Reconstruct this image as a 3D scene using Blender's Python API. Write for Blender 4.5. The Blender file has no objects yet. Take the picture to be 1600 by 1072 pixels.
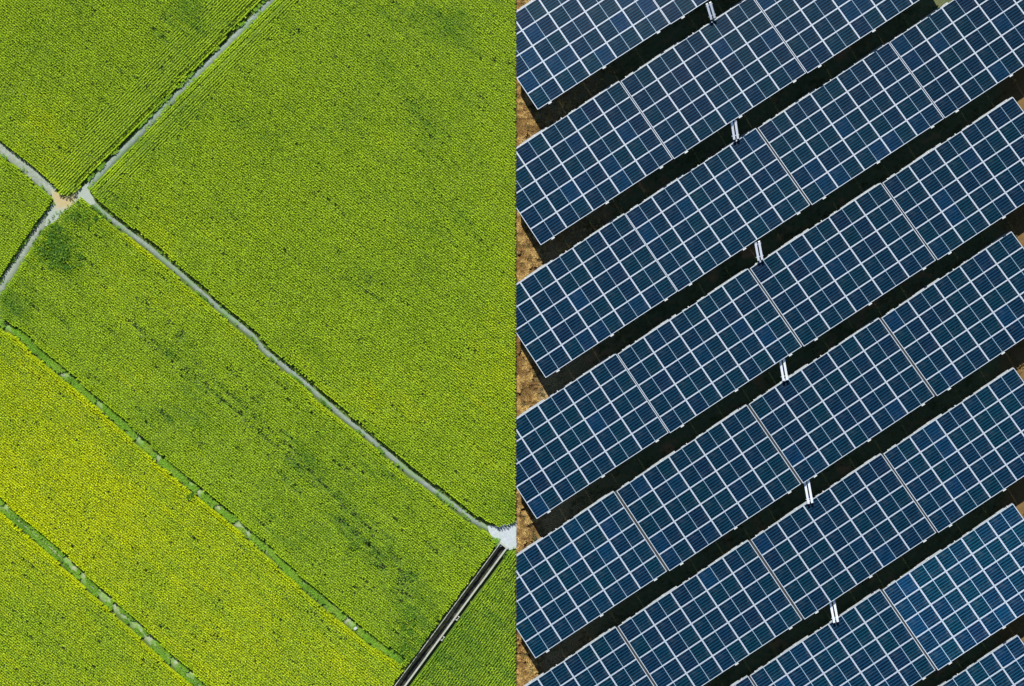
import bpy, bmesh, math, random
import numpy as np
from mathutils import Vector, Matrix
from mathutils.geometry import tessellate_polygon

random.seed(7)
RNG = np.random.default_rng(11)
scene = bpy.context.scene
COL = scene.collection
R = math.radians

# ------------------------------------------------------------------ camera geometry
CAM_H = 150.0            # a drone straight above the border between the crop and the solar farm
SENSOR = 36.0
FPX = 3640.0             # focal length in photo pixels (1600 wide)


def at(px, py, z=0.0):
    k = (CAM_H - z) / FPX
    return Vector(((px - 800.0) * k, (536.0 - py) * k, z))


S0 = CAM_H / FPX         # metres per photo pixel on the ground
XB = at(807, 0, 0.6).x   # straight border between crop and solar farm

# ------------------------------------------------------------------ helpers


def tag(o, label=None, cat=None, group=None, kind=None):
    if label:
        o['label'] = label
    if cat:
        o['category'] = cat
    if group:
        o['group'] = group
    if kind:
        o['kind'] = kind
    return o


def link(name, mesh, parent=None):
    o = bpy.data.objects.new(name, mesh)
    COL.objects.link(o)
    if parent is not None:
        o.parent = parent
    return o


def bm_box(bm, x0, x1, y0, y1, z0, z1, mat=0):
    vs = [bm.verts.new(p) for p in ((x0, y0, z0), (x1, y0, z0), (x1, y1, z0), (x0, y1, z0),
                                    (x0, y0, z1), (x1, y0, z1), (x1, y1, z1), (x0, y1, z1))]
    for f in ((0, 3, 2, 1), (4, 5, 6, 7), (0, 1, 5, 4), (1, 2, 6, 5), (2, 3, 7, 6), (3, 0, 4, 7)):
        fc = bm.faces.new([vs[i] for i in f])
        fc.material_index = mat
    return vs


def bm_bar(bm, a, b, w, h, up=Vector((0, 0, 1))):
    """a square bar from a to b"""
    a, b = Vector(a), Vector(b)
    d = (b - a).normalized()
    s = d.cross(up)
    if s.length < 1e-4:
        s = d.cross(Vector((0, 1, 0)))
    s.normalize()
    t = s.cross(d).normalized()
    vs = []
    for p in (a, b):
        for (i, j) in ((-1, -1), (1, -1), (1, 1), (-1, 1)):
            vs.append(bm.verts.new(p + s * (i * w / 2) + t * (j * h / 2)))
    for f in ((0, 1, 2, 3), (7, 6, 5, 4), (0, 4, 5, 1), (1, 5, 6, 2), (2, 6, 7, 3), (3, 7, 4, 0)):
        bm.faces.new([vs[i] for i in f])


def to_mesh(bm, name, mats):
    bmesh.ops.recalc_face_normals(bm, faces=bm.faces[:])
    me = bpy.data.meshes.new(name)
    bm.to_mesh(me)
    bm.free()
    for m in (mats if isinstance(mats, (list, tuple)) else [mats]):
        me.materials.append(m)
    return me


# ------------------------------------------------------------------ materials


class NT:
    """small helper for node materials"""

    def __init__(self, name):
        self.m = bpy.data.materials.new(name)
        self.m.use_nodes = True
        self.t = self.m.node_tree
        self.b = self.t.nodes['Principled BSDF']
        self.out = self.t.nodes['Material Output']

    def n(self, typ, **kw):
        nd = self.t.nodes.new(typ)
        for k, v in kw.items():
            setattr(nd, k, v)
        return nd

    def l(self, a, b):
        self.t.links.new(a, b)

    def val(self, sock, v):
        if hasattr(v, 'links') or hasattr(v, 'is_linked'):
            self.l(v, sock)
        else:
            sock.default_value = v

    def math(self, op, a, b=None, c=None, clamp=False):
        nd = self.n('ShaderNodeMath', operation=op, use_clamp=clamp)
        self.val(nd.inputs[0], a)
        if b is not None:
            self.val(nd.inputs[1], b)
        if c is not None:
            self.val(nd.inputs[2], c)
        return nd.outputs[0]

    def mix(self, f, a, b, blend='MIX'):
        nd = self.n('ShaderNodeMix', data_type='RGBA', blend_type=blend)
        self.val(nd.inputs[0], f)
        self.val(nd.inputs[6], a if not isinstance(a, tuple) else (*a, 1.0))
        self.val(nd.inputs[7], b if not isinstance(b, tuple) else (*b, 1.0))
        return nd.outputs[2]

    def noise(self, vec, scale, detail=3.0, rough=0.55):
        nd = self.n('ShaderNodeTexNoise')
        nd.inputs['Scale'].default_value = scale
        nd.inputs['Detail'].default_value = detail
        nd.inputs['Roughness'].default_value = rough
        if vec is not None:
            self.l(vec, nd.inputs['Vector'])
        return nd.outputs[0]

    def ramp(self, f, lo, hi):
        nd = self.n('ShaderNodeMapRange', interpolation_type='SMOOTHSTEP')
        self.val(nd.inputs[0], f)
        nd.inputs[1].default_value = lo
        nd.inputs[2].default_value = hi
        return nd.outputs[0]

    def obj(self):
        return self.n('ShaderNodeTexCoord').outputs['Object']

    def bump(self, h, strength=0.4, dist=0.03):
        nd = self.n('ShaderNodeBump')
        nd.inputs['Strength'].default_value = strength
        nd.inputs['Distance'].default_value = dist
        self.l(h, nd.inputs['Height'])
        self.l(nd.outputs[0], self.b.inputs['Normal'])

    def col(self, c):
        self.val(self.b.inputs['Base Color'], c if not isinstance(c, tuple) else (*c, 1.0))

    def set(self, **kw):
        for k, v in kw.items():
            self.b.inputs[k.replace('_', ' ')].default_value = v
        return self


def mat_ground():
    k = NT('ground')
    v = k.obj()
    sep = k.n('ShaderNodeSeparateXYZ')
    k.l(v, sep.inputs[0])
    x = sep.outputs[0]
    n1 = k.noise(v, 0.55, 4)
    n2 = k.noise(v, 3.2, 5, 0.65)
    n3 = k.noise(v, 14.0, 3)
    # mud of the crop fields
    mud = k.mix(n2, (0.045, 0.075, 0.016), (0.080, 0.115, 0.025))
    # damp weedy soil below the panels
    soil = k.mix(k.ramp(n2, 0.35, 0.7), (0.055, 0.085, 0.036), (0.110, 0.105, 0.045))
    soil = k.mix(k.ramp(n1, 0.55, 0.72), soil, (0.20, 0.12, 0.055))
    near = k.math('SUBTRACT', 1.0, k.ramp(x, 1.0, 9.0))
    soil = k.mix(k.math('MULTIPLY', near, k.ramp(n3, 0.4, 0.62)), soil, (0.42, 0.25, 0.12))
    # dry margin along the border and at the right-hand ends of the rows
    dry = k.mix(k.ramp(n2, 0.3, 0.7), (0.045, 0.023, 0.007), (0.140, 0.072, 0.022))
    dry = k.mix(k.ramp(n3, 0.45, 0.75), dry, (0.20, 0.13, 0.05))
    brown = k.mix(n2, (0.075, 0.048, 0.018), (0.16, 0.10, 0.038))
    wob = k.math('MULTIPLY_ADD', k.math('SUBTRACT', n2, 0.5), 1.6, k.math('MULTIPLY_ADD', k.math('SUBTRACT', n1, 0.5), 2.2, x))
    m_dry = k.math('SUBTRACT', 1.0, k.ramp(wob, 1.1, 2.4))
    m_right = k.ramp(wob, 30.6, 32.0)
    solar = k.mix(m_right, k.mix(m_dry, soil, dry), brown)
    base = k.mix(k.math('GREATER_THAN', x, XB), mud, solar)
    k.col(base)
    k.bump(n2, 0.6, 0.08)
    k.set(Roughness=0.95)
    k.b.inputs['Specular IOR Level'].default_value = 0.15
    return k.m


def mat_gravel(name, c0, c1, c2, patch=0.8):
    k = NT(name)
    v = k.obj()
    n1 = k.noise(v, patch, 5, 0.65)
    n2 = k.noise(v, 6.0, 4, 0.65)
    n3 = k.noise(v, 30.0, 2)
    c = k.mix(k.ramp(n2, 0.3, 0.7), c0, c1)
    c = k.mix(k.ramp(n1, 0.45, 0.65), c, c2)
    c = k.mix(k.math('MULTIPLY', k.ramp(n3, 0.55, 0.8), 0.5), c, (0.10, 0.11, 0.08))
    k.col(c)
    k.bump(n3, 0.7, 0.03)
    k.set(Roughness=0.9)
    k.b.inputs['Specular IOR Level'].default_value = 0.2
    return k.m


def mat_junction():
    k = NT('junction_dirt')
    v = k.obj()
    sep = k.n('ShaderNodeSeparateXYZ')
    k.l(v, sep.inputs[0])
    n1 = k.noise(v, 0.9, 4)
    n2 = k.noise(v, 5.0, 4, 0.65)
    n3 = k.noise(v, 26.0, 2)
    grey = k.mix(n2, (0.19, 0.22, 0.19), (0.28, 0.32, 0.28))
    tan = k.mix(n2, (0.26, 0.21, 0.10), (0.36, 0.30, 0.16))
    # the spill of tan earth lies at the inner corner of the top-left field
    c = at(99, 306)
    d = k.n('ShaderNodeVectorMath', operation='DISTANCE')
    k.l(v, d.inputs[0])
    d.inputs[1].default_value = (c.x, c.y, 0)
    f = k.math('SUBTRACT', 1.0, k.ramp(k.math('MULTIPLY_ADD', n1, 1.0, d.outputs['Value']), 1.0, 1.75))
    k.col(k.mix(k.math('MULTIPLY', k.ramp(n3, 0.55, 0.8), 0.4), k.mix(f, grey, tan), (0.15, 0.15, 0.10)))
    k.bump(n3, 0.7, 0.03)
    k.set(Roughness=0.92)
    k.b.inputs['Specular IOR Level'].default_value = 0.2
    return k.m


def mat_leaf(name, dark, mid, ripe, trans=0.35):
    k = NT(name)
    a = k.n('ShaderNodeAttribute', attribute_name='ripe').outputs['Fac']
    tone = k.n('ShaderNodeAttribute', attribute_name='tone').outputs['Fac']
    c = k.mix(k.ramp(a, 0.0, 0.5), dark, mid)
    c = k.mix(k.ramp(a, 0.5, 1.0), c, ripe)
    t = k.n('ShaderNodeCombineColor')
    for i in range(3):
        k.l(tone, t.inputs[i])
    c = k.mix(1.0, c, t.outputs[0], 'MULTIPLY')
    k.col(c)
    k.set(Roughness=0.6)
    k.b.inputs['Specular IOR Level'].default_value = 0.12
    tr = k.n('ShaderNodeBsdfTranslucent')
    k.l(c, tr.inputs[0])
    mx = k.n('ShaderNodeMixShader')
    mx.inputs[0].default_value = trans
    k.l(k.b.outputs[0], mx.inputs[1])
    k.l(tr.outputs[0], mx.inputs[2])
    k.l(mx.outputs[0], k.out.inputs[0])
    return k.m


CELL_U0, CELL_U1 = 0.0065, 0.9935     # the printed cells stop short of the frame: white backsheet round them
CELL_V0, CELL_V1 = 0.0075, 0.9925


def mat_cells():
    k = NT('photovoltaic_glass')
    uv = k.n('ShaderNodeTexCoord').outputs['UV']
    sep = k.n('ShaderNodeSeparateXYZ')
    k.l(uv, sep.inputs[0])
    u, v = sep.outputs[0], sep.outputs[1]
    rnd = k.n('ShaderNodeObjectInfo').outputs['Random']
    half = k.math('GREATER_THAN', u, 0.5)
    # every half panel has its own tint
    cmb = k.n('ShaderNodeCombineXYZ')
    k.l(k.math('MULTIPLY', rnd, 91.7), cmb.inputs[0])
    k.l(k.math('MULTIPLY', half, 3.3), cmb.inputs[1])
    wn = k.n('ShaderNodeTexWhiteNoise', noise_dimensions='2D')
    k.l(cmb.outputs[0], wn.inputs[0])
    seph = k.n('ShaderNodeSeparateColor')
    k.l(wn.outputs['Color'], seph.inputs[0])
    r1, r2, r3 = seph.outputs[0], seph.outputs[1], seph.outputs[2]
    tint = k.mix(r1, (0.0010, 0.0058, 0.0150), (0.0008, 0.0075, 0.0145))
    tint = k.mix(k.ramp(r2, 0.86, 1.0), tint, (0.0012, 0.0100, 0.0300))
    tint = k.mix(k.ramp(r3, 0.85, 1.0), tint, (0.0018, 0.0050, 0.0150))
    # mottled silicon
    g = k.n('ShaderNodeCombineXYZ')
    k.l(k.math('MULTIPLY_ADD', u, 12.0, k.math('MULTIPLY', rnd, 37.0)), g.inputs[0])
    k.l(k.math('MULTIPLY', v, 6.0), g.inputs[1])
    vor = k.n('ShaderNodeTexWhiteNoise', noise_dimensions='2D')
    fl = k.n('ShaderNodeVectorMath', operation='FLOOR')
    k.l(g.outputs[0], fl.inputs[0])
    k.l(fl.outputs[0], vor.inputs[0])
    mott = k.math('MULTIPLY_ADD', vor.outputs['Value'], 0.5, 0.75)
    sc = k.n('ShaderNodeVectorMath', operation='SCALE')
    k.l(tint, sc.inputs[0])
    k.l(mott, sc.inputs['Scale'])
    cell = sc.outputs[0]
    # six rows of cells with paler contact lines between them
    fr = k.math('FRACT', k.math('MULTIPLY', k.math('SUBTRACT', v, CELL_V0), 6.0 / (CELL_V1 - CELL_V0)))
    dist = k.math('ABSOLUTE', k.math('SUBTRACT', fr, 0.5))
    line = k.ramp(dist, 0.24, 0.44)
    stripe = k.mix(k.math('MULTIPLY', line, 0.8), cell, k.mix(r1, (0.007, 0.032, 0.070), (0.005, 0.036, 0.063)))
    # white backsheet: margin and the thin middle strip
    du = k.math('ABSOLUTE', k.math('SUBTRACT', u, 0.5))
    dv = k.math('ABSOLUTE', k.math('SUBTRACT', v, 0.5))
    margin = k.math('MAXIMUM', k.math('GREATER_THAN', du, 0.5 - CELL_U0), k.math('GREATER_THAN', dv, 0.5 - CELL_V0))
    middle = k.math('LESS_THAN', du, 0.0085)
    c = k.mix(middle, stripe, (0.16, 0.22, 0.28))
    c = k.mix(margin, c, (0.29, 0.345, 0.42))
    ob = k.obj()
    dust = k.math('MULTIPLY', k.ramp(k.noise(ob, 1.6, 4), 0.5, 0.8), 0.035)
    c = k.mix(dust, c, (0.30, 0.30, 0.27))
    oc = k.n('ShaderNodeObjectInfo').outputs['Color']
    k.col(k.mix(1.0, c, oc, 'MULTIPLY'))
    k.set(Roughness=0.12)
    k.b.inputs['IOR'].default_value = 1.45
    k.b.inputs['Specular IOR Level'].default_value = 0.08
    return k.m


def mat_metal(name, c, rough=0.45, metallic=0.0, var=0.15):
    k = NT(name)
    v = k.obj()
    n = k.noise(v, 7.0, 4)
    d = tuple(x * (1 - var) for x in c)
    k.col(k.mix(n, d, c))
    k.set(Roughness=rough, Metallic=metallic)
    return k.m


def mat_concrete():
    k = NT('ditch_concrete')
    v = k.obj()
    n1 = k.noise(v, 1.3, 4)
    n2 = k.noise(v, 9.0, 4, 0.7)
    c = k.mix(n2, (0.17, 0.18, 0.15), (0.36, 0.37, 0.33))
    c = k.mix(k.math('MULTIPLY', k.ramp(n1, 0.52, 0.7), 0.6), c, (0.17, 0.18, 0.12))
    k.col(c)
    k.bump(n2, 0.4, 0.02)
    k.set(Roughness=0.9)
    return k.m


def mat_water():
    k = NT('ditch_water')
    v = k.obj()
    n = k.noise(v, 3.0, 4)
    k.col(k.mix(k.ramp(n, 0.45, 0.7), (0.010, 0.012, 0.010), (0.050, 0.048, 0.030)))
    k.set(Roughness=0.25)
    k.b.inputs['Specular IOR Level'].default_value = 0.2
    k.bump(k.noise(v, 8.0, 2), 0.15, 0.02)
    return k.m


M_GROUND = mat_ground()
M_PATH = mat_gravel('path_gravel', (0.15, 0.175, 0.14), (0.24, 0.27, 0.235), (0.18, 0.215, 0.16))
M_LANE = mat_gravel('lane_gravel', (0.12, 0.15, 0.12), (0.18, 0.22, 0.20), (0.12, 0.19, 0.10))
M_BUND = mat_gravel('bund_earth', (0.09, 0.18, 0.03), (0.15, 0.26, 0.06), (0.24, 0.26, 0.18), 2.6)
M_JUNC = mat_junction()
M_PAD = mat_gravel('pad_concrete', (0.28, 0.31, 0.33), (0.35, 0.38, 0.42), (0.27, 0.33, 0.30))
M_LEAF = mat_leaf('crop_leaf', (0.095, 0.255, 0.028), (0.366, 0.528, 0.026), (0.580, 0.660, 0.010))
M_VERGE = mat_leaf('verge_grass_leaf', (0.07, 0.19, 0.018), (0.19, 0.38, 0.03), (0.33, 0.42, 0.06))
M_DRY = mat_leaf('dry_grass_leaf', (0.055, 0.075, 0.025), (0.22, 0.125, 0.040), (0.46, 0.31, 0.105), 0.15)
M_CELL = mat_cells()
M_FRAME = mat_metal('anodised_frame', (0.25, 0.295, 0.355), 0.5)
M_STEEL = mat_metal('galvanised_steel', (0.30, 0.32, 0.31), 0.55)
M_RAIL = mat_metal('dull_edge_rail', (0.25, 0.28, 0.29), 0.6, 0.0, 0.6)
M_TRAY = mat_metal('white_tray_metal', (0.80, 0.84, 0.90), 0.5)
M_CONC = mat_concrete()
M_WATER = mat_water()
M_LIT_WALL = mat_gravel('lit_wall_brown', (0.09, 0.085, 0.055), (0.20, 0.185, 0.13), (0.08, 0.11, 0.04), 1.6)  # lit look of the ditch's inner wall, put into a brown colour

# ------------------------------------------------------------------ the lines of the field (photo pixels)
L1 = [(520, -112), (470, -57), (420, 2), (400, 22), (330, 92), (250, 172), (205, 219), (160, 265), (134, 293)]
L2 = [(-70, 180), (0, 230), (35, 256), (54, 272), (84, 300)]
L3 = [(90, 318), (78, 334), (47, 378), (15, 428), (0, 450), (-50, 524)]
L4 = [(134, 302), (160, 329), (197, 357), (233, 384), (290, 432), (342, 479), (395, 522), (416, 548), (467, 588), (540, 652),
      (580, 684), (638, 734), (696, 777), (726, 800), (740, 811), (770, 827)]
B1 = [(-60, 462), (-25, 486), (5, 507), (32, 521), (52, 542), (120, 600), (170, 642), (237, 705), (310, 767), (352, 801), (397, 840),
      (427, 867), (465, 903), (512, 944), (557, 981), (588, 1005), (626, 1028)]
B2 = [(-60, 737), (0, 787), (25, 809), (52, 831), (95, 869), (150, 921), (215, 979), (250, 1014), (305, 1063), (365, 1118)]
DT = (786.5, 853.0)      # the ditch: head at the concrete pad, foot beyond the frame
DB = (560.0, 1160.0)

FIELDS = [
    dict(poly=[(-60, -60), (470, -60), (420, 2), (160, 265), (134, 295), (106, 306), (84, 300), (35, 256), (0, 230), (-60, 187)], base=0.50, head=True,
         label='yellow-green crop field in the top left corner above the tan lane junction'),
    dict(poly=[(-60, 187), (0, 230), (84, 302), (90, 318), (47, 378), (0, 450), (-25, 486), (-60, 462)], base=0.50, head=False,
         label='small wedge of crop at the left edge between two pale lanes'),
    dict(poly=[(470, -60), (820, -60), (820, 820), (770, 827), *L4[::-1][1:], (134, 293), (160, 265), (420, 2)], base=0.49, head=True,
         label='largest green crop field, reaching up to the solar panels'),
    dict(poly=[(90, 318), (110, 305), *L4, (780, 845), DT, (637, 1050), (626, 1028), *B1[::-1][1:15], (0, 450), (47, 378)], base=0.44, head=False,
         label='long green crop strip with dark weedy streaks between lane and grassy bund'),
    dict(poly=[*B1[1:], (632, 1050), (585, 1125), (370, 1125), *B2[::-1], (-60, 462)], base=0.66, head=False,
         label='yellowest crop strip, lying between the two grassy bunds'),
    dict(poly=[(-60, 737), *B2[1:], (365, 1125), (-60, 1125)], base=0.645, head=False,
         label='bright crop corner at the bottom left below the lower grassy bund'),
    dict(poly=[DT, (793, 862), (820, 850), (820, 1130), (580, 1130)], base=0.30, head=False,
         label='deep green triangular crop plot right of the concrete ditch'),
]
BLOBS = [  # px, py, rx, ry, amount: riper (+) and greener (-) patches of the crop
    (150, 830, 170, 110, 0.22), (40, 730, 130, 110, 0.20), (330, 990, 130, 90, 0.10), (310, 370, 140, 140, 0.11),
    (60, 200, 90, 70, 0.12), (90, 270, 50, 40, 0.10), (790, 400, 40, 140, 0.20), (620, 560, 130, 120, 0.06), (560, 420, 120, 80, -0.08), (780, 620, 50, 110, 0.12), (560, 620, 120, 60, 0.12),
    (690, 35, 55, 35, -0.20), (640, 100, 150, 130, -0.08), (720, 300, 80, 90, -0.10), (500, 60, 130, 60, -0.06), (400, 240, 80, 160, -0.04),
    (92, 385, 30, 36, -0.22), (125, 335, 34, 22, -0.16), (150, 300, 30, 26, -0.18), (190, 320, 40, 25, -0.15), (30, 480, 50, 40, -0.20),
    (340, 610, 120, 60, -0.07), (440, 700, 140, 60, -0.08), (560, 830, 110, 60, -0.08), (640, 960, 60, 60, -0.08), (620, 1010, 50, 30, -0.12),
    (210, 480, 110, 40, 0.12), (190, 590, 80, 40, 0.10), (300, 720, 60, 40, 0.06), (700, 880, 50, 60, 0.04), (795, 795, 20, 22, -0.20),
    (300, 100, 30, 130, -0.10), (120, 60, 90, 60, -0.07), (250, 180, 40, 60, -0.16), (210, 235, 40, 30, -0.12), (330, 40, 60, 50, -0.14),
    (60, 970, 80, 60, -0.06), (110, 1040, 60, 50, -0.08), (420, 880, 60, 50, -0.06), (500, 1040, 90, 40, 0.08),
]
# lines of thin or missing plants: px,py -> px,py, half width px, strength
STREAKS = [((205, 500), (470, 730), 5, 0.55), ((250, 545), (330, 610), 5, 0.5), ((300, 560), (480, 720), 4, 0.45), ((470, 720), (650, 900), 5, 0.45),
           ((520, 800), (640, 905), 4, 0.7), ((560, 850), (600, 885), 5, 0.8), ((215, 465), (290, 525), 5, 0.45), ((345, 560), (420, 640), 5, 0.45),
           ((400, 700), (470, 770), 5, 0.4), ((92, 405), (112, 418), 5, 1.0), ((255, 640), (266, 656), 5, 0.8), ((45, 990), (120, 1060), 3, 0.5),
           ((240, 45), (262, 65), 2, 0.9), ((80, 220), (110, 240), 2, 0.7), ((520, 160), (580, 190), 2, 0.5), ((640, 170), (680, 205), 2, 0.6),
           ((500, 300), (550, 345), 2, 0.5), ((530, 430), (600, 470), 2, 0.5), ((430, 380), (470, 410), 2, 0.4), ((480, 950), (540, 1000), 4, 0.5),
           ((620, 915), (650, 950), 8, 0.5)]


def vnoise(x, y, cell, seed):
    g = np.random.default_rng(seed).random((257, 257))
    X, Y = x / cell + 1000.0, y / cell + 1000.0
    xi, yi = np.floor(X).astype(int), np.floor(Y).astype(int)
    fx, fy = X - xi, Y - yi
    fx, fy = fx * fx * (3 - 2 * fx), fy * fy * (3 - 2 * fy)
    x0, x1, y0, y1 = xi % 257, (xi + 1) % 257, yi % 257, (yi + 1) % 257
    return (g[x0, y0] * (1 - fx) + g[x1, y0] * fx) * (1 - fy) + (g[x0, y1] * (1 - fx) + g[x1, y1] * fx) * fy


def in_poly(x, y, poly):
    ins = np.zeros(len(x), bool)
    n = len(poly)
    for i in range(n):
        x0, y0 = poly[i]
        x1, y1 = poly[(i + 1) % n]
        if y0 == y1:
            continue
        c = ((y0 > y) != (y1 > y)) & (x < (x1 - x0) * (y - y0) / (y1 - y0) + x0)
        ins ^= c
    return ins


def seg_dist(x, y, a, b):
    ax, ay = a
    bx, by = b
    dx, dy = bx - ax, by - ay
    t = np.clip(((x - ax) * dx + (y - ay) * dy) / (dx * dx + dy * dy), 0, 1)
    return np.hypot(x - ax - t * dx, y - ay - t * dy)


def line_dist(x, y, pts):
    d = np.full(len(x), 1e9)
    for a, b in zip(pts[:-1], pts[1:]):
        d = np.minimum(d, seg_dist(x, y, a, b))
    return d


JUNC = [(79, 296), (92, 302), (106, 308), (118, 302), (134, 288), (142, 292), (141, 300), (150, 318), (143, 322), (128, 309), (112, 322), (100, 333), (88, 346), (70, 356), (76, 330), (84, 316), (81, 305)]
PAD = [(762, 821), (778, 822), (795, 818), (809.5, 811), (809.5, 856), (795, 860), (786, 853), (778, 855), (771, 843), (764, 831)]


def shifted(pts, dx, dy):
    return [(x + dx, y + dy) for x, y in pts]


def clear_of_lanes(x, y, extra=0.0):
    """true where crop may stand; the lanes keep their own clear widths (in pixels)"""
    w = (vnoise(x, y, 9.0, 5) - 0.5) * 1.3
    ok = line_dist(x, y, L1) > 7.0 + w + extra
    ok &= line_dist(x, y, L2) > 9.0 + w + extra
    ok &= line_dist(x, y, L3) > 8.4 + w + extra
    ok &= line_dist(x, y, L4) > 7.8 + w + extra
    ok &= line_dist(x, y, B1) > 7.0 + w + extra
    ok &= line_dist(x, y, B2) > 8.5 + w + extra
    ok &= seg_dist(x, y, DT, DB) > 11.3 + w * 0.6 + extra
    ok &= ~in_poly(x, y, JUNC) & ~in_poly(x, y, PAD)
    return ok


def ripeness(x, y, base):
    r = np.full(len(x), base)
    for bx, by, rx, ry, a in BLOBS:
        r += a * np.exp(-(((x - bx) / rx) ** 2 + ((y - by) / ry) ** 2))
    c, s = math.cos(R(39)), math.sin(R(39))
    along, across = x * c + y * s, -x * s + y * c
    r += (vnoise(x, y, 60, 21) - 0.5) * 0.17 + (vnoise(x, y, 24, 22) - 0.5) * 0.11
    r += (vnoise(along / 12.0, across, 5, 23) - 0.5) * 0.20 + (vnoise(x, y, 7, 24) - 0.5) * 0.09
    return r


def blades_mesh(name, px, py, ripe, h, length, width, nb, mat, z0=0.0, tone_lo=0.65, tone_hi=1.15, up=0.0, seed=1):
    """leafy plants: nb kite-shaped leaves fanning out of every plant, one mesh"""
    rng = np.random.default_rng(seed)
    n = len(px)
    wx, wy = (px - 800.0) * S0, (536.0 - py) * S0
    m = n * nb
    X, Y, H = np.repeat(wx, nb), np.repeat(wy, nb), np.repeat(h, nb)
    LN = np.repeat(length, nb) * rng.uniform(0.65, 1.2, m)
    az = np.tile(np.arange(nb) * (2 * math.pi / nb), n) + np.repeat(rng.uniform(0, 6.28, n), nb) + rng.uniform(-0.45, 0.45, m)
    W = width * rng.uniform(0.7, 1.3, m)
    dx, dy = np.cos(az), np.sin(az)
    lift = rng.uniform(-0.25, 0.55, m) + up
    co = np.empty((m, 4, 3))
    zb = z0 + H * rng.uniform(0.62, 0.85, m)
    co[:, 0] = np.stack([X - dx * 0.01, Y - dy * 0.01, zb], 1)
    mid = 0.5
    zm = zb + LN * 0.35 + H * 0.12
    zt = zm + LN * lift * 0.5 - LN * 0.10
    for j, sg in ((1, -1), (3, 1)):
        co[:, j] = np.stack([X + dx * LN * mid - sg * dy * W * 0.5, Y + dy * LN * mid + sg * dx * W * 0.5, zm + rng.uniform(-0.01, 0.01, m)], 1)
    co[:, 2] = np.stack([X + dx * LN, Y + dy * LN, zt], 1)
    me = bpy.data.meshes.new(name)
    me.vertices.add(m * 4)
    me.vertices.foreach_set('co', co.reshape(-1).astype(np.float32))
    me.loops.add(m * 4)
    me.loops.foreach_set('vertex_index', np.arange(m * 4, dtype=np.int32))
    me.polygons.add(m)
    me.polygons.foreach_set('loop_start', np.arange(0, m * 4, 4, dtype=np.int32))
    me.polygons.foreach_set('loop_total', np.full(m, 4, dtype=np.int32))
    me.update(calc_edges=True)
    a = me.attributes.new('ripe', 'FLOAT', 'POINT')
    rr = np.clip(np.repeat(ripe, nb) + rng.normal(0, 0.035, m), 0, 1)
    a.data.foreach_set('value', np.repeat(rr, 4).astype(np.float32))
    a = me.attributes.new('tone', 'FLOAT', 'POINT')
    a.data.foreach_set('value', np.repeat(rng.uniform(tone_lo, tone_hi, m), 4).astype(np.float32))
    me.materials.append(mat)
    return me


def rows_grid(poly, ang, ds, dt, rng, jit=0.22):
    """planting points in rows at angle ang (degrees, image space) covering the polygon's box; spacings in metres"""
    ds, dt = ds / S0, dt / S0
    P = np.array(poly, float)
    c, s = math.cos(R(ang)), math.sin(R(ang))
    A, B = P[:, 0] * c + P[:, 1] * s, -P[:, 0] * s + P[:, 1] * c
    a = np.arange(A.min(), A.max(), ds)
    b = np.arange(B.min(), B.max(), dt)
    bb, aa = np.meshgrid(b, a, indexing='ij')
    aa = aa + rng.uniform(0, ds, bb.shape[0])[:, None] + rng.normal(0, ds * jit, aa.shape)
    wander = (vnoise(aa.ravel(), bb.ravel(), 40, 77).reshape(aa.shape) - 0.5) * 1.0
    bb = bb + wander + rng.normal(0, dt * jit * 0.42, bb.shape)
    x, y = (aa * c - bb * s).ravel(), (aa * s + bb * c).ravel()
    k = in_poly(x, y, poly)
    return x[k], y[k]


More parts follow.
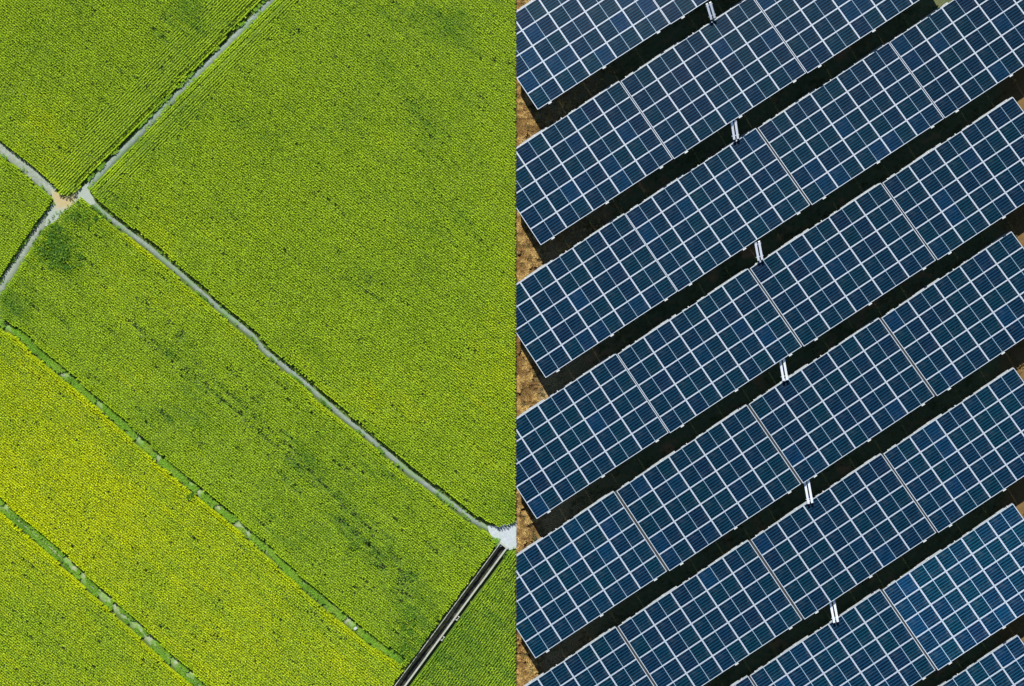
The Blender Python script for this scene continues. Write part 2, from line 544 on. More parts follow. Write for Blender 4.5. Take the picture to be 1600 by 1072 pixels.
XLIM = 807.0 - 1.6
for i, f in enumerate(FIELDS):
    rng = np.random.default_rng(100 + i)
    if i == 6:
        x, y = rows_grid(f['poly'], -53.5, 0.066, 0.160, rng)
    else:
        x, y = rows_grid(f['poly'], 39.0, 0.064, 0.148, rng)
        d1 = line_dist(x, y, L1)
        if f['head']:
            lim = 62 if i == 0 else 40
            lim = lim + (vnoise(x, y, 14, 9) - 0.5) * 30
            x, y = x[d1 > lim], y[d1 > lim]
            x2, y2 = rows_grid(f['poly'], -45.0, 0.066, 0.165, rng, 0.14)
            lim2 = (62 if i == 0 else 40) + (vnoise(x2, y2, 14, 9) - 0.5) * 30
            k = line_dist(x2, y2, L1) <= lim2
            x, y = np.concatenate([x, x2[k]]), np.concatenate([y, y2[k]])
    k = clear_of_lanes(x, y) & (x < XLIM) & (x > -55) & (y > -55) & (y < 1125)
    x, y = x[k], y[k]
    rp = ripeness(x, y, f['base'])
    # thin and missing plants
    gone = np.zeros(len(x))
    for a, b, w, st in STREAKS:
        dd = seg_dist(x, y, a, b)
        nz = vnoise((x * 0.777 + y * 0.629) / 2.6, -x * 0.629 + y * 0.777, 3.6, 31)
        gone = np.maximum(gone, st * np.exp(-(dd / w) ** 2) * np.clip(nz * 2.2 - 0.35, 0, 1.2))
    c, s = math.cos(R(39)), math.sin(R(39))
    al, ac = x * c + y * s, -x * s + y * c
    thin = vnoise(al / 10.0, ac, 2.2, 41 + i)
    gone = np.maximum(gone, np.clip((thin - 0.74) * 2.0, 0, 0.45) * (1.0 if i in (3, 4, 5) else 0.75))
    gone = np.maximum(gone, np.clip((vnoise(x, y, 3.2, 51) - 0.91) * 6, 0, 0.5))
    alive = rng.random(len(x)) > gone
    rp = rp - gone * 0.35
    x, y, rp = x[alive], y[alive], rp[alive]
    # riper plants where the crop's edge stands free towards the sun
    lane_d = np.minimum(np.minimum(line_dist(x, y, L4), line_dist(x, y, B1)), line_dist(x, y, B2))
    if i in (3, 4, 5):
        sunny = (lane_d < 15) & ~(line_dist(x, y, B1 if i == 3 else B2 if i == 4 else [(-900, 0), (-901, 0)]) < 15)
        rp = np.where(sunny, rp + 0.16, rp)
    h = 0.55 + 0.16 * (vnoise(x, y, 16, 61) - 0.5) + rng.normal(0, 0.025, len(x))
    h = np.where(line_dist(x, y, L1) < 15, h * 0.6, h)
    # plants on a field's edge are leafy down to the ground
    edge = ~clear_of_lanes(x, y, 7.0)
    ex, ey, er, eh = x[edge], y[edge], rp[edge], h[edge]
    x, y, rp, h = np.concatenate([x, ex, ex]), np.concatenate([y, ey, ey]), np.concatenate([rp, er, er]), np.concatenate([h, eh * 0.30, eh * 0.62])
    ln = np.full(len(x), 0.074)
    me = blades_mesh('crop_field', x, y, rp, h, ln, 0.040, 8, M_LEAF, tone_lo=0.72, tone_hi=1.22, seed=200 + i)
    o = link('crop_field', me)
    tag(o, f['label'], 'crop field', 'crop fields', 'stuff')

# ------------------------------------------------------------------ ground with the bed of the ditch cut out of it
a, b = at(*DT), at(*DB)
d = (b - a).normalized()
nrm = Vector((-d.y, d.x, 0))
HW = 0.30
hole = [a + nrm * HW, a - nrm * HW, b - nrm * HW, b + nrm * HW]
out = [Vector((-400, -400, 0)), Vector((400, -400, 0)), Vector((400, 400, 0)), Vector((-400, 400, 0))]
tris = tessellate_polygon([out, hole])
me = bpy.data.meshes.new('ground')
me.from_pydata([tuple(p) for p in out + hole], [], [tuple(t) for t in tris])
bm = bmesh.new()
bm.from_mesh(me)
bmesh.ops.recalc_face_normals(bm, faces=bm.faces[:])
if sum(f.normal.z for f in bm.faces) < 0:
    bmesh.ops.reverse_faces(bm, faces=bm.faces[:])
bm.to_mesh(me)
bm.free()
me.materials.append(M_GROUND)
g = link('ground', me)
tag(g, 'dark soil ground under the crop and the solar rows, dry and tan along the border', 'ground', kind='structure')

# ------------------------------------------------------------------ lanes and bunds


def ribbon(name, pts, w_px, mat, label, z=0.03, crown=0.05, seed=1, jit=0.05):
    rng = random.Random(seed)
    P = []
    for p, q in zip(pts[:-1], pts[1:]):
        n = max(1, int(math.hypot(q[0] - p[0], q[1] - p[1]) / 5))
        P += [(p[0] + (q[0] - p[0]) * i / n, p[1] + (q[1] - p[1]) * i / n) for i in range(n)]
    P.append(pts[-1])
    bm = bmesh.new()
    prev = None
    for i, p in enumerate(P):
        a = P[max(0, i - 1)]
        b = P[min(len(P) - 1, i + 1)]
        dx, dy = b[0] - a[0], b[1] - a[1]
        l = math.hypot(dx, dy)
        nx, ny = -dy / l, dx / l
        row = []
        for j, f in enumerate((-1.25, -0.8, 0, 0.8, 1.25)):
            ww = w_px / 2 * f * (1 + rng.uniform(-jit, jit))
            zz = (0.0, z + crown * 0.5, z + crown, z + crown * 0.5, 0.0)[j]
            if abs(f) > 1:
                zz = -0.02
            q = at(p[0] + nx * ww, p[1] + ny * ww)
            row.append(bm.verts.new((q.x, q.y, zz + (rng.uniform(-0.01, 0.01) if abs(f) < 1 else 0))))
        if prev:
            for j in range(4):
                bm.faces.new((prev[j], prev[j + 1], row[j + 1], row[j]))
        prev = row
    me = to_mesh(bm, name, mat)
    for p in me.polygons:
        p.use_smooth = True
    if sum(p.normal.z for p in me.polygons) < 0:
        me.flip_normals()
    o = link(name, me)
    tag(o, label, 'path', 'paths between the crop fields', 'structure')
    return o


ribbon('path', shifted(L1, 1.6, 2.0), 9.0, M_LANE, 'pale lane running up and to the right from the tan junction', seed=1)
ribbon('path', shifted(L2, -0.9, 1.2), 13.5, M_PATH, 'pale lane from the left edge down to the tan junction', seed=2)
ribbon('path', L3, 12.5, M_PATH, 'pale lane from the tan junction down to the left edge', seed=3)
ribbon('path', shifted(L4, -1.5, 1.9), 6.8, M_LANE, 'long grey lane from the tan junction to the white concrete pad', seed=4)
ribbon('path', shifted(B1, -0.5, 0.6), 8.8, M_BUND, 'upper grassy bund path ending at the concrete ditch', seed=5)
ribbon('path', shifted(B2, -0.5, 0.6), 10.5, M_BUND, 'lower grassy bund path at the bottom left', seed=6)


def slab(name, poly, z, mat, label, cat):
    bm = bmesh.new()
    # a finely cut outline so that the edge is ragged, not a clean polygon
    pts = []
    rng = random.Random(4)
    for p, q in zip(poly, poly[1:] + poly[:1]):
        n = max(1, int(math.hypot(q[0] - p[0], q[1] - p[1]) / 3))
        for i in range(n):
            j = 0.7 if name == 'dirt_junction' else 0.3
            pts.append((p[0] + (q[0] - p[0]) * i / n + rng.uniform(-j, j), p[1] + (q[1] - p[1]) * i / n + rng.uniform(-j, j)))
    top = [bm.verts.new((at(*p).x, at(*p).y, z)) for p in pts]
    bm.faces.new(top)
    r = bmesh.ops.extrude_face_region(bm, geom=bm.faces[:])
    for v in r['geom']:
        if isinstance(v, bmesh.types.BMVert):
            v.co.z = -0.05
    o = link(name, to_mesh(bm, name, mat))
    tag(o, label, cat, kind='structure')
    return o


PADC = [(min(x, 807.0), y) for x, y in PAD]
slab('dirt_junction', JUNC, 0.085, M_JUNC, 'tan and grey dirt junction where four lanes meet', 'junction')
slab('concrete_pad', PADC, 0.10, M_PAD, 'white concrete pad at the head of the ditch beside the solar panels', 'pad')

# ------------------------------------------------------------------ concrete ditch
root = bpy.data.objects.new('concrete_ditch', None)
COL.objects.link(root)
root.location = a
root.rotation_euler = (0, 0, math.atan2(d.y, d.x))
tag(root, 'straight concrete irrigation ditch with dark water beside the deep green plot', 'ditch')
LEN = (b - a).length
bm = bmesh.new()
seg = 2.9
xx = 0.0
rnd = random.Random(3)
# local +y is nrm: the right wall (towards the deep green plot) lies on the +y side of the downhill direction
right_y = 1 if (Vector((-d.y, d.x, 0)).x > 0) else -1
bl = bmesh.new()
br = bmesh.new()
while xx < LEN:
    x1 = min(xx + seg, LEN)
    o1, o2 = rnd.uniform(-0.008, 0.008), rnd.uniform(-0.015, 0.015)
    y0, y1 = sorted((right_y * (0.20 + o2), right_y * (0.30 + o2)))
    bm_box(br, xx + 0.006, x1 - 0.006, y0, y1, -0.55, 0.30 + rnd.uniform(-0.01, 0.01))
    y0, y1 = sorted((-right_y * (0.255 + o1), -right_y * (0.300 + o1)))
    bm_box(bl, xx + 0.006, x1 - 0.006, y0, y1, -0.55, 0.30 + rnd.uniform(-0.01, 0.01))
    xx = x1
for bmx in (bl, br):
    bmesh.ops.bevel(bmx, geom=bmx.edges[:], offset=0.012, segments=1, affect='EDGES')
link('side_wall', to_mesh(bl, 'side_wall', M_CONC), root)
link('side_wall', to_mesh(br, 'side_wall', M_CONC), root)
bm = bmesh.new()
bm_box(bm, -0.10, -0.004, -0.33, 0.33, -0.55, 0.28)
link('head_wall', to_mesh(bm, 'head_wall', M_CONC), root)
bm = bmesh.new()
nx = 120
prev = None
for i in range(nx + 1):
    row = [bm.verts.new((LEN * i / nx, y, -0.22 + random.uniform(-0.004, 0.004))) for y in (-0.25, -0.08, 0.08, 0.25)]
    if prev:
        for j in range(3):
            bm.faces.new((prev[j], row[j], row[j + 1], prev[j + 1]))
    prev = row
me = to_mesh(bm, 'water', M_WATER)
if sum(p.normal.z for p in me.polygons) < 0:
    me.flip_normals()
link('water', me, root)


bm = bmesh.new()  # brown strip added to stand for the sunlit inner face of the left wall
prev = None
rs = random.Random(6)
edge = 0.0
for i in range(221):
    edge = max(-0.06, min(0.05, edge + rs.uniform(-0.02, 0.02)))
    row = [bm.verts.new((LEN * i / 220, -right_y * yy, zz)) for yy, zz in ((0.252, -0.10 + rs.uniform(-0.02, 0.02)), (0.12 + edge, -0.15 + rs.uniform(-0.02, 0.02)), (0.02 + edge, -0.25))]
    if prev:
        for j in range(2):
            bm.faces.new((prev[j], row[j], row[j + 1], prev[j + 1]))
    prev = row
me = to_mesh(bm, 'lit_wall_strip', M_LIT_WALL)
if sum(p.normal.z for p in me.polygons) < 0:
    me.flip_normals()
link('lit_wall_strip', me, root)


def along_ditch(px, py):
    p = at(px, py)
    return (p - a).dot(d)


for px, py in ((709, 961), (689, 995)):      # two field outlets on the right wall
    t = along_ditch(px, py)
    bm = bmesh.new()
    for (x0, x1, y0, y1, z0, z1) in ((-0.16, -0.09, 0.325, 0.46, -0.02, 0.33), (0.09, 0.16, 0.325, 0.46, -0.02, 0.33), (-0.088, 0.088, 0.40, 0.45, -0.02, 0.25)):
        ya, yb = sorted((right_y * y0, right_y * y1))
        bm_box(bm, x0, x1, ya, yb, z0, z1)
    bmesh.ops.bevel(bm, geom=bm.edges[:], offset=0.01, segments=1, affect='EDGES')
    o = link('outlet', to_mesh(bm, 'outlet', M_CONC), root)
    o.location = (t, 0, 0)

# small white concrete markers standing on the bunds
bm = bmesh.new()
bm_box(bm, -0.09, 0.09, -0.07, 0.07, -0.05, 0.30)
bm_box(bm, -0.11, 0.11, -0.09, 0.09, 0.298, 0.34)
bmesh.ops.bevel(bm, geom=bm.edges[:], offset=0.012, segments=1, affect='EDGES')
me_post = to_mesh(bm, 'marker_block', M_PAD)
for px, py, rz, lab in ((556, 981, 0.6, 'small white concrete block on the upper grassy bund near the ditch'),):
    o = link('marker_block', me_post)
    o.location = (at(px, py).x, at(px, py).y, 0)
    o.rotation_euler = (0, 0, rz)
    tag(o, lab, 'block')

# ------------------------------------------------------------------ verge grass on the lanes and bunds
rng = np.random.default_rng(5)
gx, gy, gr = [], [], []
for pts, half, dens, bare, rbase in ((B1, 7.5, 5.2, 0.50, 0.50), (B2, 8.5, 5.0, 0.45, 0.42), (L4, 6.0, 0.9, 0.42, 0.3), (L1, 6.0, 2.2, 0.45, 0.5), (L2, 9.0, 0.5, 0.6, 0.4), (L3, 8.5, 0.8, 0.6, 0.3)):
    for p, q in zip(pts[:-1], pts[1:]):
        ln = math.hypot(q[0] - p[0], q[1] - p[1])
        n = int(ln * dens * half / 7)
        t = rng.random(n)
        off = (rng.normal(0.5, half * 0.36, n) if pts is B1 else np.sign(rng.random(n) - 0.5) * rng.normal(half * 0.48, half * 0.16, n)) if pts in (B1, B2) else np.sign(rng.random(n) - 0.25) * rng.normal(half * 0.75, half * 0.2, n)
        nx, ny = -(q[1] - p[1]) / ln, (q[0] - p[0]) / ln
        X = p[0] + (q[0] - p[0]) * t + nx * off
        Y = p[1] + (q[1] - p[1]) * t + ny * off
        k = vnoise(X, Y, 13, 71) < (0.62 if pts in (B1, B2) else bare)
        gx.append(X[k]); gy.append(Y[k]); gr.append(np.full(k.sum(), rbase))
# weeds at the end of the upper bund and beside the pad
for cx, cy, sx, sy, n, rb in ((628, 1022, 11, 9, 260, 0.35), (800, 805, 8, 9, 160, 0.05), (776, 846, 5, 4, 40, 0.4), (796, 864, 9, 3, 60, 0.4), (93, 402, 14, 14, 260, 0.0), (120, 335, 14, 8, 140, 0.05)):
    gx.append(rng.normal(cx, sx, n)); gy.append(rng.normal(cy, sy, n)); gr.append(np.full(n, rb))
gx, gy, gr = map(np.concatenate, (gx, gy, gr))
k = (gx < XLIM) & (seg_dist(gx, gy, DT, DB) > 9) & ~in_poly(gx, gy, [(780, 826), (808, 815), (808, 856), (786, 850)])
gx, gy, gr = gx[k], gy[k], gr[k]
gr = gr + (vnoise(gx, gy, 18, 72) - 0.5) * 0.5
me = blades_mesh('verge_grass', gx, gy, gr, np.full(len(gx), 0.10) + rng.uniform(0, 0.08, len(gx)), np.full(len(gx), 0.10), 0.034, 6, M_VERGE, z0=0.05, seed=9)
tag(link('verge_grass', me), 'short green grass growing along the edges of lanes and bunds', 'grass', kind='stuff')

# ------------------------------------------------------------------ dark weeds standing in the crop
wx, wy = [], []
for cx, cy, sx, sy, n in ((86, 372, 14, 13, 190), (98, 394, 13, 9, 230), (74, 396, 9, 12, 70), (108, 412, 9, 5, 130), (128, 338, 18, 9, 90), (628, 1018, 10, 7, 130),
                         (306, 776, 5, 4, 30), (640, 975, 9, 9, 60), (570, 850, 12, 9, 50)):
    wx.append(rng.normal(cx, sx, n)); wy.append(rng.normal(cy, sy, n))
wx, wy = np.concatenate(wx), np.concatenate(wy)
k = clear_of_lanes(wx, wy, -1.0) & (wx < XLIM) & (vnoise(wx, wy, 6, 91) > 0.45)
wx, wy = wx[k], wy[k]
me = blades_mesh('weeds', wx, wy, rng.uniform(0.0, 0.22, len(wx)), rng.uniform(0.45, 0.68, len(wx)), rng.uniform(0.10, 0.2, len(wx)), 0.06, 8, M_LEAF, tone_lo=0.35, tone_hi=0.85, seed=12)
tag(link('weeds', me), 'dark green weeds standing in the crop below the lane junction', 'weeds', kind='stuff')

# ------------------------------------------------------------------ dry grass and weeds among the solar rows
n = 26000
gx = 807 + np.abs(rng.normal(0, 20, n)) + 1.5
gy = rng.uniform(-40, 1110, n)
k = (gx < 808 + 34 + (vnoise(gx, gy, 20, 81) - 0.5) * 46) & (vnoise(gx, gy, 4.5, 82) + 0.5 * vnoise(gx, gy, 14, 86) > 0.58)
k &= ~((gy > 812) & (gy < 858) & (gx < 809))
gx, gy = gx[k], gy[k]
gr = 0.70 + (vnoise(gx, gy, 6, 83) - 0.5) * 1.1
n = 22000
hx, hy = rng.uniform(809, 1640, n), rng.uniform(-40, 1110, n)
dens = vnoise(hx, hy, 16, 84)
k = dens > 0.5
hx, hy = hx[k], hy[k]
hr = 0.02 + np.clip(vnoise(hx, hy, 30, 85) - 0.62, 0, 1) * 1.1 + np.clip((hx - 1570) / 60, 0, 0.3)
n = 9000
ix, iy = 809 + np.abs(rng.normal(0, 70, n)), rng.uniform(-40, 470, n)
k = vnoise(ix, iy, 7, 87) > 0.45
ix, iy = ix[k], iy[k]
ir = 0.35 + (vnoise(ix, iy, 8, 88)) * 0.7
gx, gy, gr = np.concatenate([gx, hx, ix]), np.concatenate([gy, hy, iy]), np.concatenate([gr, hr, ir])
me = blades_mesh('dry_grass', gx, gy, gr, 0.10 + rng.uniform(0, 0.16, len(gx)), 0.09 + rng.uniform(0, 0.07, len(gx)), 0.028, 7, M_DRY, tone_lo=0.5, tone_hi=1.35, seed=10)
tag(link('dry_grass', me), 'dry tan grass and dark weeds on the soil between the solar rows', 'grass', kind='stuff')

# ------------------------------------------------------------------ solar tables
TILT = R(13.0)
PITCH = 2.003            # module spacing along the row
MW = 1.991               # module length
SLOPE = 146.6 * (CAM_H - 1.4) / FPX / math.cos(TILT)
VP = SLOPE / 5.0         # module spacing up the slope
MH = VP - 0.010
ZC = 1.42
FT = 0.036               # frame thickness
FWID = 0.024

bm = bmesh.new()
gx0, gy0 = MW / 2 - FWID - 0.0005, MH / 2 - FWID - 0.0005
bm_box(bm, -gx0, gx0, -gy0, gy0, 0.022, 0.0285)
me_glass = to_mesh(bm, 'solar_module', M_CELL)
uvl = me_glass.uv_layers.new(name='UVMap')
for lp in me_glass.loops:
    co = me_glass.vertices[lp.vertex_index].co
    uvl.data[lp.index].uv = ((co.x + gx0) / (2 * gx0), (co.y + gy0) / (2 * gy0))

bm = bmesh.new()
bm_box(bm, -MW / 2, MW / 2, -MH / 2, -MH / 2 + FWID, 0, FT)
bm_box(bm, -MW / 2, MW / 2, MH / 2 - FWID, MH / 2, 0, FT)
bm_box(bm, -MW / 2, -MW / 2 + FWID, -MH / 2 + FWID + 0.0003, MH / 2 - FWID - 0.0003, 0, FT - 0.001)
bm_box(bm, MW / 2 - FWID, MW / 2, -MH / 2 + FWID + 0.0003, MH / 2 - FWID - 0.0003, 0, FT - 0.001)
me_frame = to_mesh(bm, 'frame', M_FRAME)

HALF = 5 * PITCH / 2
bm = bmesh.new()
bm_box(bm, -HALF + 0.05, HALF - 0.05, -0.03, 0.03, -0.078, -0.003)
me_purlin = to_mesh(bm, 'purlin', M_STEEL)
bm = bmesh.new()
ys = SLOPE / 2
bm_box(bm, -0.05, 0.05, -ys - 0.075, ys + 0.02, -0.20, -0.081)
bm_box(bm, -0.12, 0.12, -ys - 0.085, -ys - 0.004, -0.081, 0.010)
me_rafter = to_mesh(bm, 'rafter', M_STEEL)
# the wavy, weathered gutter rail at the low edge
bm = bmesh.new()
rr = random.Random(8)
bm_box(bm, -HALF + 0.02, HALF - 0.02, ys + 0.002, ys + 0.030, -0.105, -0.052)
xx = -HALF + 0.02
while xx < HALF - 0.05:
    ln = min(rr.uniform(0.2, 0.9), HALF - 0.02 - xx)
    if rr.random() < 0.82:
        bm_box(bm, xx, xx + ln - 0.004, ys + 0.004, ys + rr.uniform(0.06, 0.14), -0.06 + rr.uniform(-0.02, 0), rr.uniform(-0.02, 0.018))
    xx += ln
me_edge = to_mesh(bm, 'edge_rail', M_RAIL)
bm = bmesh.new()
bm_box(bm, -0.035, 0.035, -0.03, 0.055, -0.004, 0.004)
bm_box(bm, -0.035, 0.035, 0.058, 0.085, -0.05, 0.004)
me_clamp = to_mesh(bm, 'clamp', M_STEEL)

UVEC = {0: (207.5, -132.5), 1: (207.5, -133.5), 2: (207.5, -134.5), 3: (208.0, -134.3), 4: (208.2, -135.8), 5: (208.2, -135.3), 6: (208.0, -135.5), 7: (208.0, -135.0)}
CORNER = {0: (840, 172), 1: (844, 383), 2: (851.5, 589.5), 3: (838, 809), 4: (836.5, 1025), 5: (838.5, 1236), 6: (837.5, 1450.5), 7: (845, 1655)}
VVEC = {0: (83, 124.5), 1: (83, 124), 2: (82, 122), 3: (82, 121.5), 4: (83, 120.8), 5: (82, 119.8), 6: (82, 121), 7: (82, 121)}
TABLES = {0: (0, 1), 1: (0, 1, 2), 2: (0, 1, 2, 3), 3: (0, 1, 2, 3), 4: (0, 1, 2, 3), 5: (0, 1, 2, 3), 6: (1, 2, 3), 7: (3,)}
ORD = ('first', 'second', 'third', 'fourth', 'fifth', 'sixth', 'seventh', 'eighth')


def clipped(me, mw):
    """the mesh cut along the straight border of the crop; None when nothing is left, the same mesh when nothing is cut"""
    xs = [(mw @ v.co).x for v in me.vertices]
    if min(xs) >= XB:
        return me
    if max(xs) <= XB + 0.03:
        return None
    c = me.copy()
    bm = bmesh.new()
    bm.from_mesh(c)
    inv = mw.inverted()
    p = inv @ Vector((XB, 0, 0))
    nn = (mw.to_3x3().transposed() @ Vector((1, 0, 0))).normalized()
    r = bmesh.ops.bisect_plane(bm, geom=bm.verts[:] + bm.edges[:] + bm.faces[:], plane_co=p, plane_no=nn, clear_inner=True)
    ed = [e for e in r['geom_cut'] if isinstance(e, bmesh.types.BMEdge)]
    if ed:
        bmesh.ops.holes_fill(bm, edges=ed, sides=0)
    bm.to_mesh(c)
    bm.free()
    return c


def part(name, me, parent, pm, loc, rot=(0, 0, 0), clip=False, pp=None):
    """a part of a table: pm is the table's world matrix, pp the part's parent object when it is a sub-part"""
    lm = Matrix.Translation(loc) @ Matrix.Rotation(rot[0], 4, 'X') @ Matrix.Rotation(rot[1], 4, 'Y')
    if clip:
        me = clipped(me, pm @ lm)
        if me is None:
            return None
    o = bpy.data.objects.new(name, me)
    COL.objects.link(o)
    if pp is not None:
        o.parent = pp
    else:
        o.parent = parent
        o.location = loc
        o.rotation_euler = rot
    return o


bm = bmesh.new()
bm_box(bm, HALF - 0.06, HALF + 0.16, -ys + 0.02, ys - 0.02, -0.125, -0.085)
me_blocker = to_mesh(bm, 'gap_blocker', mat_metal('blocker_black', (0.006, 0.007, 0.005), 0.8))  # added black strip: blocks sun streaks and keeps the table gaps dark
leg_cache = {}
CT, ST = math.cos(TILT), math.sin(TILT)


def leg_mesh(y):
    key = round(y, 3)
    if key not in leg_cache:
        bm = bmesh.new()
        top = ZC - y * ST - 0.21
        bm_box(bm, -0.045, 0.045, -0.035, 0.035, -0.1, top)
        bm_box(bm, -0.10, 0.10, -0.10, 0.10, -0.1, 0.03)
        leg_cache[key] = to_mesh(bm, 'leg', M_STEEL)
    return leg_cache[key]


jr = random.Random(21)
SKY_TINT = {(0, 0): 1.15, (5, 3): 1.12, (6, 2): 1.15, (6, 3): 1.6, (7, 3): 1.4, (5, 1): 1.08, (4, 0): 1.08, (6, 1): 1.2, (2, 3): 0.9, (3, 2): 0.92, (3, 3): 0.9}   # sky reflection gradient painted into the panel colour, table by table
GAP1 = {(2, 0): (0.6, 0.0), (2, 1): (-0.9, 0.2), (2, 3): (-1.2, -0.4), (0, 1): (-1.0, 0), (1, 0): (0.4, 0), (6, 3): (0.6, 0.3)}
for row, idx in TABLES.items():
    ux, uy = UVEC[row]
    vx, vy = VVEC[row]
    B = CORNER[row]
    kz = (CAM_H - ZC) / FPX
    usc = 5 * PITCH / kz / math.hypot(ux, uy)      # length of one table, in steps
    sy = math.hypot(vx, vy) / 146.6
    for t in idx:
        jx, jy = GAP1.get((row, t), (jr.uniform(-0.5, 0.5), jr.uniform(-0.6, 0.6)))
        cpx = B[0] + ux * (t + usc / 2) - vx / 2 + jx + 0.6
        cpy = B[1] + uy * (t + usc / 2) - vy / 2 + jy
        c = at(cpx, cpy, ZC)
        root = bpy.data.objects.new('solar_table', None)
        COL.objects.link(root)
        root.location = (c.x, c.y, 0)
        ang = math.atan2(-uy, ux) * 0.65 + (math.atan2(-vy, vx) + math.pi / 2) * 0.35 + R(jr.uniform(-0.08, 0.08))
        root.rotation_euler = (0, 0, ang)
        root.scale = (1, sy, 1)
        n_in = {0: ('left', 'right'), 1: ('left', 'middle', 'right'), 6: ('left', 'middle', 'right')}.get(row)
        left = (t == 0)
        if row == 0:
            lab = ('solar table at the top left of the solar rows, cut by the crop border',
                   'small visible piece of solar table at the top edge, right of the top left one')[t]
        elif row == 7:
            lab = 'solar table piece cut off in the bottom right corner of the photo'
        else:
            pos = ('at the left end by the crop', 'second from the crop border', 'third from the crop border', 'at the far right end')[t]
            lab = f'blue solar table, {ORD[row]} row from the top, {pos}'
        tag(root, lab, 'solar table', 'solar tables in slanting rows')
        bt = SKY_TINT.get((row, t), 1.0) * jr.uniform(0.96, 1.04)
        pm = Matrix.Translation((c.x, c.y, 0)) @ Matrix.Rotation(ang, 4, 'Z') @ Matrix.Diagonal((1, sy, 1, 1))
        rot = (-TILT, 0, 0)
        bpy_rot = rot
        base = Vector((0, 0, ZC))

        def pl(x, y, z=0.0):
            return (x, y * CT + z * ST, ZC - y * ST + z * CT)

        for i in range(5):
            for j in range(5):
                loc = pl((i - 2) * PITCH, (j - 2) * VP, jr.uniform(0, 0.003))
                rj = (rot[0] + R(jr.gauss(0, 0.12)), R(jr.gauss(0, 0.10)), 0)
                mo = part('solar_module', me_glass, root, pm, loc, rj, clip=left)
                if mo is not None:
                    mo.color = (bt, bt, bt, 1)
                lm = Matrix.Translation(loc) @ Matrix.Rotation(rj[1], 4, 'Y') @ Matrix.Rotation(rj[0], 4, 'X')
                fme = clipped(me_frame, pm @ lm) if left else me_frame
                if fme is None:
                    continue
                fo = bpy.data.objects.new('frame', fme)
                COL.objects.link(fo)
                fo.parent = mo if mo is not None else root
                if mo is None:
                    fo.location, fo.rotation_euler = loc, rj
        for yy in (-1.5, -0.5, 0.5, 1.5):
            part('purlin', me_purlin, root, pm, pl(0, yy * VP), rot, clip=left)
        if t < 3:
            part('gap_blocker', me_blocker, root, pm, pl(0, 0), rot, clip=left)
        part('edge_rail', me_edge, root, pm, pl(0, 0), rot, clip=left)
        for xr in (-HALF + 0.90, 0.0, HALF - 0.90):
            part('rafter', me_rafter, root, pm, pl(xr, 0), rot, clip=left)
            for y in (-1.7, 1.7):
                q = pm @ Vector((xr, y * CT, 0))
                if q.x > XB + 0.1:
                    part('leg', leg_mesh(y), root, pm, (xr, y * CT, 0))
        for i in range(5):
            for s in (-0.55, 0.5):
                x = (i - 2) * PITCH + s + jr.uniform(-0.1, 0.1)
                q = pm @ Vector(pl(x, ys))
                if q.x > XB + 0.1:
                    part('clamp', me_clamp, root, pm, pl(x, ys, FT + 0.005), rot)

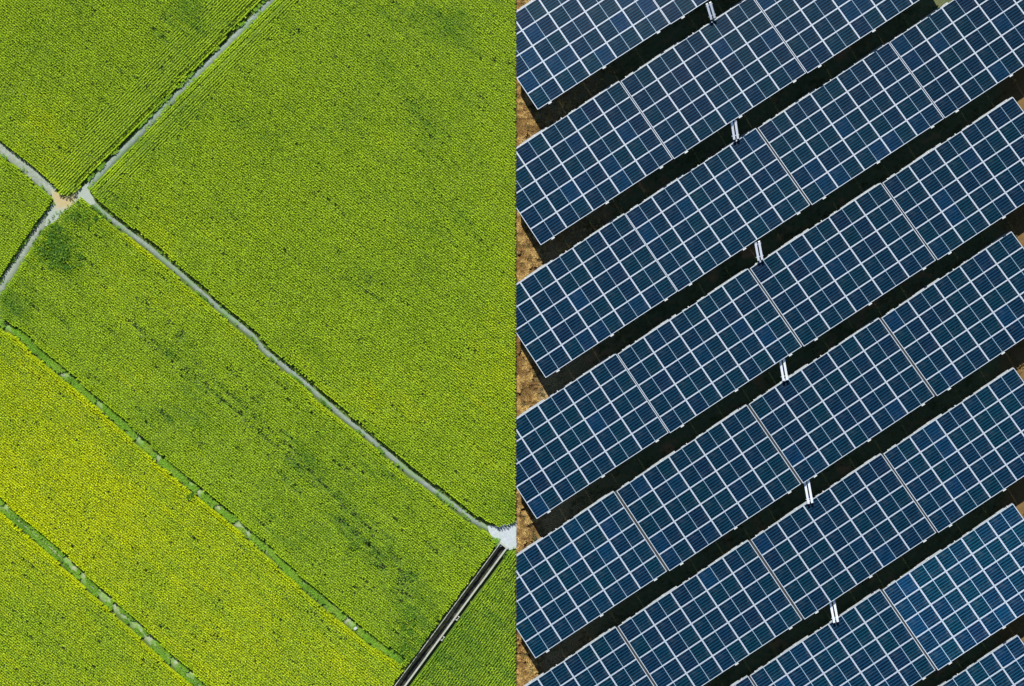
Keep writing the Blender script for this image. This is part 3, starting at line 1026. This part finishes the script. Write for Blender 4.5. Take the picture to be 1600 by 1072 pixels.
# ------------------------------------------------------------------ white cable bridges across the gaps between rows
BR = [((1107, 5), (1114, 33)), ((1146, 189), (1150, 221)), ((1183, 378), (1188, 410)), ((1221, 558), (1227, 598)), ((1259.5, 748), (1266, 790)), ((1298.5, 931), (1306, 976))]
for i, (p, q) in enumerate(BR):
    A = at(p[0], p[1], 1.98)
    Bv = at(q[0], q[1] - 4.5, 1.22)
    root = bpy.data.objects.new('cable_bridge', None)
    COL.objects.link(root)
    mid = (A + Bv) / 2
    root.location = (mid.x, mid.y, 0)
    tag(root, f'white twin cable tray bridging the gap below the {ORD[i]} solar row', 'cable bridge', 'white cable bridges between solar rows')
    dd = (Bv - A).normalized()
    side = dd.cross(Vector((0, 0, 1))).normalized()
    upv = side.cross(dd).normalized()
    for s in (-0.118, 0.118):
        bm = bmesh.new()
        o0 = side * s - root.location
        bm_bar(bm, A + o0 - dd * 0.02, Bv + o0 + dd * 0.03, 0.142, 0.06)
        for e in (-0.064, 0.064):
            bm_bar(bm, A + o0 + side * e + upv * 0.041 - dd * 0.02, Bv + o0 + side * e + upv * 0.041 + dd * 0.03, 0.012, 0.022)
        link('tray', to_mesh(bm, 'tray', M_TRAY), root)
    bm = bmesh.new()
    for f in (0.15, 0.85):
        m = A.lerp(Bv, f) - root.location - upv * 0.055
        bm_bar(bm, m - side * 0.24, m + side * 0.24, 0.05, 0.045)
    link('crossbar', to_mesh(bm, 'crossbar', M_STEEL), root)
    bm = bmesh.new()
    m = A.lerp(Bv, 0.15) - root.location
    bm_bar(bm, (m.x, m.y, -0.1), (m.x, m.y, m.z - 0.08), 0.06, 0.06)
    link('leg', to_mesh(bm, 'leg', M_STEEL), root)

# ------------------------------------------------------------------ light
EL = 50.0
AZ = 16.0     # degrees to the left of the photo's up direction
w = bpy.data.worlds.new('World')
scene.world = w
w.use_nodes = True
nt = w.node_tree
bg = nt.nodes['Background']
sky = nt.nodes.new('ShaderNodeTexSky')
sky.sky_type = 'NISHITA'
sky.sun_disc = False
sky.dust_density = 0.0
sky.air_density = 1.0
sky.sun_elevation = R(EL)
sky.sun_rotation = R(-AZ)
nt.links.new(sky.outputs[0], bg.inputs[0])
bg.inputs[1].default_value = 0.068

sd = bpy.data.lights.new('sun', 'SUN')
sd.energy = 4.7
sd.angle = R(0.5)
sd.color = (1.0, 0.96, 0.90)
so = bpy.data.objects.new('sun', sd)
COL.objects.link(so)
so.rotation_euler = (-R(90 - EL), 0, R(AZ))
so.location = (0, 40, 60)

# ------------------------------------------------------------------ camera
cd = bpy.data.cameras.new('camera')
cd.sensor_width = SENSOR
cd.lens = SENSOR * FPX / 1600.0
cd.clip_start = 1.0
cd.clip_end = 2000.0
co = bpy.data.objects.new('camera', cd)
COL.objects.link(co)
co.location = (0, 0, CAM_H)
scene.camera = co

scene.view_settings.view_transform = 'Standard'
scene.view_settings.look = 'None'
scene.view_settings.exposure = 0.85
scene.view_settings.gamma = 1.0
